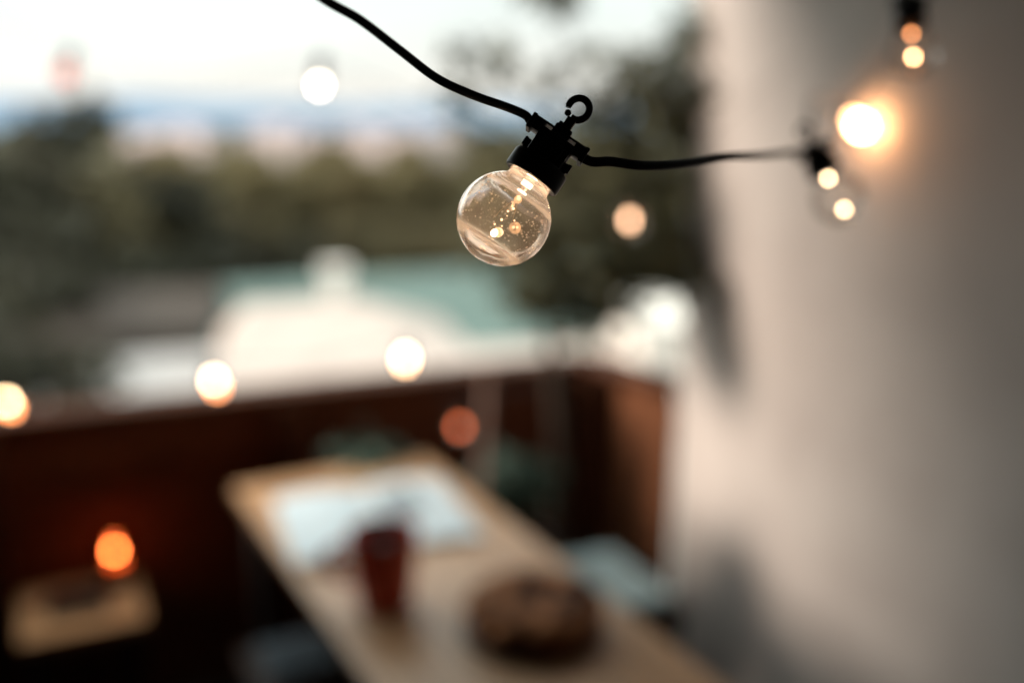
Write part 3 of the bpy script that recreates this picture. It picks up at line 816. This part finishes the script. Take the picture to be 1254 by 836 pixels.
# string along the railing
bm = bmesh.new()
T = [c + u * BR * 2.05 for c, u in FAR]
tube(bm, spline([Vector((lf.x + .1, lf.y - .02, .96)), T[2], (T[2] + T[1]) / 2 - Vector((0, 0, .015)), T[1], (T[1] + T[0]) / 2 - Vector((0, 0, .015)), T[0], at(540, 470, 2.86), T[5], at(600, 480, 2.88), Vector((FB.x - .1, FB.y - .07, .86))], 10), .0018, 8)
tag(obj('cable', bm, M['rubber']), 'thin dark cable strung with bulbs along the top of the fence', 'cable')
bm = bmesh.new()
tube(bm, spline([Vector((lf.x + .02, lf.y + .02, 2.2)), at(-80, 5, 2.55), T[6], at(240, 95, 2.1), T[3], at(560, 150, 1.8), T[4], at(880, 150, 1.75), WEND], 12), .0010, 8)
tag(obj('cable', bm, M['rubber']), 'faint thin cable crossing the sky with three bulbs', 'cable')

# ------------------------------------------------------------------ candle on the stool
cpt = at(139, 663, 2.70)
cnd = empty('candle_glass', (cpt.x, cpt.y, .4505), 0, 'burning candle in a small red glass on the back of the stool', 'candle')
bm = bmesh.new(); lathe(bm, [(0, 0), (.028, 0), (.030, .003), (.034, .150), (.0348, .1505), (.035, .149), (.0315, .004)], 32); obj('glass', bm, M['red_glass'], cnd)
bm = bmesh.new(); lathe(bm, [(0, .004), (.0275, .004), (.0285, .080), (.022, .084), (0, .082)], 28); obj('wax', bm, M['wax'], cnd)
bm = bmesh.new(); lathe(bm, [(0, .098), (.0052, .100), (.0074, .105), (.0062, .110), (.003, .113), (0, .115)], 20); obj('flame', bm, M['flame'], cnd)

# ------------------------------------------------------------------ houses below
def gable(bm, x0, x1, y0, y1, z0, z1, over=.3):
    """roof prism, ridge along x"""
    ym = (y0 + y1) / 2
    v = [bm.verts.new(p) for p in ((x0 - over, y0 - over, z0), (x1 + over, y0 - over, z0), (x1 + over, y1 + over, z0), (x0 - over, y1 + over, z0), (x0 - over, ym, z1), (x1 + over, ym, z1))]
    for f in ((0, 1, 5, 4), (2, 3, 4, 5), (0, 4, 3), (1, 2, 5), (3, 2, 1, 0)): bm.faces.new([v[i] for i in f])
def hip(bm, x0, x1, y0, y1, z0, z1, over, l, r_):
    ym = (y0 + y1) / 2
    v = [bm.verts.new(p) for p in ((x0 - over, y0 - over, z0), (x1 + over, y0 - over, z0), (x1 + over, y1 + over, z0), (x0 - over, y1 + over, z0), (x0 + l, ym, z1), (x1 - r_, ym, z1))]
    for f in ((0, 1, 5, 4), (2, 3, 4, 5), (0, 4, 3), (1, 2, 5), (3, 2, 1, 0)): bm.faces.new([v[i] for i in f])
def house(name, loc, rz, label, sx, sy, zb, ze, zr, wall, roof, wins=3, chim=None, over=.3, flat=False, chim_mat=None, hips=None):
    root = empty(name, loc, rz, label, 'house')
    bm = bmesh.new(); box(bm, -sx / 2, sx / 2, -sy / 2, sy / 2, zb, ze - .002); obj('wall', bm, wall, root, smooth=0)
    bm = bmesh.new()
    if flat: box(bm, -sx / 2 - over, sx / 2 + over, -sy / 2 - over, sy / 2 + over, ze, zr, .02, 1)
    elif hips: hip(bm, -sx / 2, sx / 2, -sy / 2, sy / 2, ze, zr, over, *hips)
    else: gable(bm, -sx / 2, sx / 2, -sy / 2, sy / 2, ze, zr, over)
    rf = obj('roof', bm, roof, root, smooth=0)
    if chim:
        cx, cy_, cw, z0, z1 = chim
        bm = bmesh.new(); box(bm, cx - cw / 2, cx + cw / 2, cy_ - cw / 2, cy_ + cw / 2, z0, z1 - .1); box(bm, cx - cw / 2 - .06, cx + cw / 2 + .06, cy_ - cw / 2 - .06, cy_ + cw / 2 + .06, z1 - .099, z1)
        obj('chimney', bm, chim_mat or wall, rf, smooth=0)
    for k in range(wins):
        x = -sx / 2 + sx * (k + .5) / wins
        bm = bmesh.new()
        for (a, b, c, d) in ((x - .5, x + .5, 0, .08), (x - .5, x + .5, 1.12, 1.2), (x - .5, x - .42, .08, 1.12), (x + .42, x + .5, .08, 1.12), (x - .03, x + .03, .08, 1.12)):
            box(bm, a, b, -sy / 2 - .05, -sy / 2 - .002, ze - 1.75 + c, ze - 1.75 + d)
        fr = obj('window', bm, M['wall_bright'], root, smooth=0)
        bm = bmesh.new(); box(bm, x - .415, x + .415, -sy / 2 - .03, -sy / 2 - .004, ze - 1.665, ze - .635); obj('pane', bm, M['pane'], fr, smooth=0)
    return root
p = at(425, 400, 15.0)
house('house', (p.x, p.y, 0), R(14), 'pale pinkish white house with sloping roof and a stubby chimney beyond the fence', 3.4, 5.4, -6.2, -1.95, -.98, M['wall_far'], M['roof_white'], 2, (-.12, .3, .30, -1.3, -.52), .25, hips=(.25, 1.5))
p = at(180, 470, 12.6)
house('house', (p.x, p.y, 0), R(16), 'long low house with a flat pale grey roof at lower left', 3.3, 5.4, -5.4, -2.02, -1.86, M['wall_far'], M['roof_grey'], 2, (-1.05, .9, .26, -1.85, -1.45), .15, True, M['red_reflection'])
p = at(650, 430, 13)
house('house', (p.x, p.y, 0), R(6), 'low white roofed house showing as a band behind the tree', 3.4, 3.0, -5.6, -1.75, -1.6, M['wall_far'], M['roof_white'], 2, None, .15, True)
p = at(800, 420, 14.5)
house('house', (p.x, p.y, 0), R(8), 'bright white house glimpsed between the tree and the wall', .95, 2.0, -5.8, -1.15, -1.0, M['wall_far'], M['wall_far'], 0, None, .1, True)
p = at(480, 355, 24)
house('house', (p.x, p.y, 0), R(24), 'wide teal green roofed building behind the gabled house', 11, 7, -8, -3.1, -2.0, M['wall_far'], M['roof_teal'], 4, None, .3)
p = at(150, 400, 20)
house('house', (p.x, p.y, 0), R(10), 'low brown roofed house beneath the dark trees on the left', 3.4, 3.2, -7, -2.25, -1.65, M['roof_brown'], M['roof_brown'], 2, None, .25)

# ------------------------------------------------------------------ trees beyond the roofs
def tree_proto(kind, seed):
    rnd = random.Random(seed)
    root = empty('tree')
    H = 8.0
    bm = bmesh.new()
    tp_ = spline([(0, 0, -1.5), (.1, .05, 1.5), (-.1, .1, 3.2), (.05, 0, 5.2), (0, 0, 6.8)], 5)
    tube(bm, tp_, [.24 - .19 * i / (len(tp_) - 1) for i in range(len(tp_))], 8)
    lb = bmesh.new()
    random.seed(seed)
    for k in range(26):
        a = rnd.uniform(0, 2 * math.pi); z = rnd.uniform(1.9, 7.4)
        q = math.sin(math.pi * min(1, max(0, (z - .8) / 7.6)) ** .8) * 2.6 * rnd.uniform(.35, 1)
        c = Vector((q * math.cos(a), q * math.sin(a), z))
        base = min(tp_, key=lambda t: abs(t.z - (z - .9)))
        tube(bm, [base, (base + c) / 2 + Vector((0, 0, -.1)), c], [.07, .05, .02], 5)
        rr = rnd.uniform(.7, 1.2)
        leaf_cloud(lb, c, (rr, rr, rr * .8), 110, .46, .6, .3)
    obj('trunk', bm, M['bark'], root)
    obj('crown', lb, M[kind], root, smooth=None)
    return root
protos = {k: [tree_proto(k, 20 + i * 7 + j) for j in range(2)] for i, k in enumerate(('tree_dark', 'tree_olive', 'tree_mid'))}
used = set()
LAB = {'tree_dark': 'dark dense evergreen tree in the wood beyond the houses', 'tree_olive': 'olive brown leafy tree of the wood, lit tone put into its leaf colour', 'tree_mid': 'dull green brown tree of the wood, shade put into its leaf colour'}
def put_tree(kind, j, x, ytop, D, label=None):
    p0 = protos[kind][j % 2]
    o = p0 if p0.name not in used else copy_tree(p0)
    used.add(p0.name)
    t = at(x, ytop - (22 if D > 28 else 0), D)
    g = gz(math.hypot(t.x, t.y))
    s_ = (t.z - g) / 8.2
    o.location = (t.x, t.y, g); o.scale = (s_ * 1.05, s_ * 1.05, s_)
    o.rotation_euler = (0, 0, random.uniform(0, 6.28))
    tag(o, label or LAB[kind], 'tree', {'tree_dark': 'dark trees beyond the houses', 'tree_olive': 'olive trees beyond the houses', 'tree_mid': 'shaded trees beyond the houses'}[kind])
rt = random.Random(8)
put_tree('tree_dark', 0, 100, 125, 34, 'tallest dark tree in the wood, rising into the sky at left')
put_tree('tree_dark', 1, 10, 150, 30)
for (k, x, y, D) in (('tree_dark', -60, 170, 36), ('tree_dark', 45, 230, 25), ('tree_mid', 130, 215, 32), ('tree_dark', 10, 310, 20), ('tree_dark', -25, 285, 18), ('tree_dark', -45, 350, 11.5), ('tree_dark', 15, 395, 16), ('tree_dark', -10, 330, 13.5), ('tree_dark', 62, 318, 19), ('tree_dark', 125, 330, 21), ('tree_dark', 190, 330, 30), ('tree_dark', 90, 320, 24), ('tree_mid', 165, 250, 36),
                     ('tree_dark', 235, 260, 38), ('tree_mid', 300, 265, 40), ('tree_dark', 360, 300, 40), ('tree_mid', 430, 285, 42), ('tree_mid', 500, 285, 44), ('tree_mid', 560, 280, 42), ('tree_mid', 620, 270, 46), ('tree_mid', 680, 270, 44),
                     ('tree_olive', 170, 190, 60), ('tree_olive', 220, 198, 58), ('tree_olive', 270, 196, 62), ('tree_olive', 325, 202, 60), ('tree_olive', 380, 198, 64), ('tree_olive', 430, 205, 60), ('tree_olive', 480, 200, 66), ('tree_olive', 530, 206, 62), ('tree_olive', 580, 204, 66), ('tree_olive', 640, 200, 64), ('tree_olive', 700, 205, 62), ('tree_olive', 760, 200, 66), ('tree_olive', 815, 205, 62),
                     ('tree_olive', 200, 180, 95), ('tree_olive', 300, 186, 100), ('tree_olive', 400, 184, 98), ('tree_olive', 500, 188, 104), ('tree_olive', 600, 184, 100), ('tree_olive', 720, 186, 100),
                     ('tree_mid', 740, 275, 46), ('tree_mid', 800, 270, 44)):
    put_tree(k, int(x) // 7, x, y, D)
random.seed(3)
# town across the valley
def town_proto():
    root = empty('town_house')
    bm = bmesh.new(); box(bm, -6, 6, -5, 5, -6, 7); obj('wall', bm, M['city1'], root, smooth=0)
    bm = bmesh.new(); gable(bm, -6, 6, -5, 5, 7.01, 10, .6); obj('roof', bm, M['city2'], root, smooth=0)
    return root
tproto = town_proto()
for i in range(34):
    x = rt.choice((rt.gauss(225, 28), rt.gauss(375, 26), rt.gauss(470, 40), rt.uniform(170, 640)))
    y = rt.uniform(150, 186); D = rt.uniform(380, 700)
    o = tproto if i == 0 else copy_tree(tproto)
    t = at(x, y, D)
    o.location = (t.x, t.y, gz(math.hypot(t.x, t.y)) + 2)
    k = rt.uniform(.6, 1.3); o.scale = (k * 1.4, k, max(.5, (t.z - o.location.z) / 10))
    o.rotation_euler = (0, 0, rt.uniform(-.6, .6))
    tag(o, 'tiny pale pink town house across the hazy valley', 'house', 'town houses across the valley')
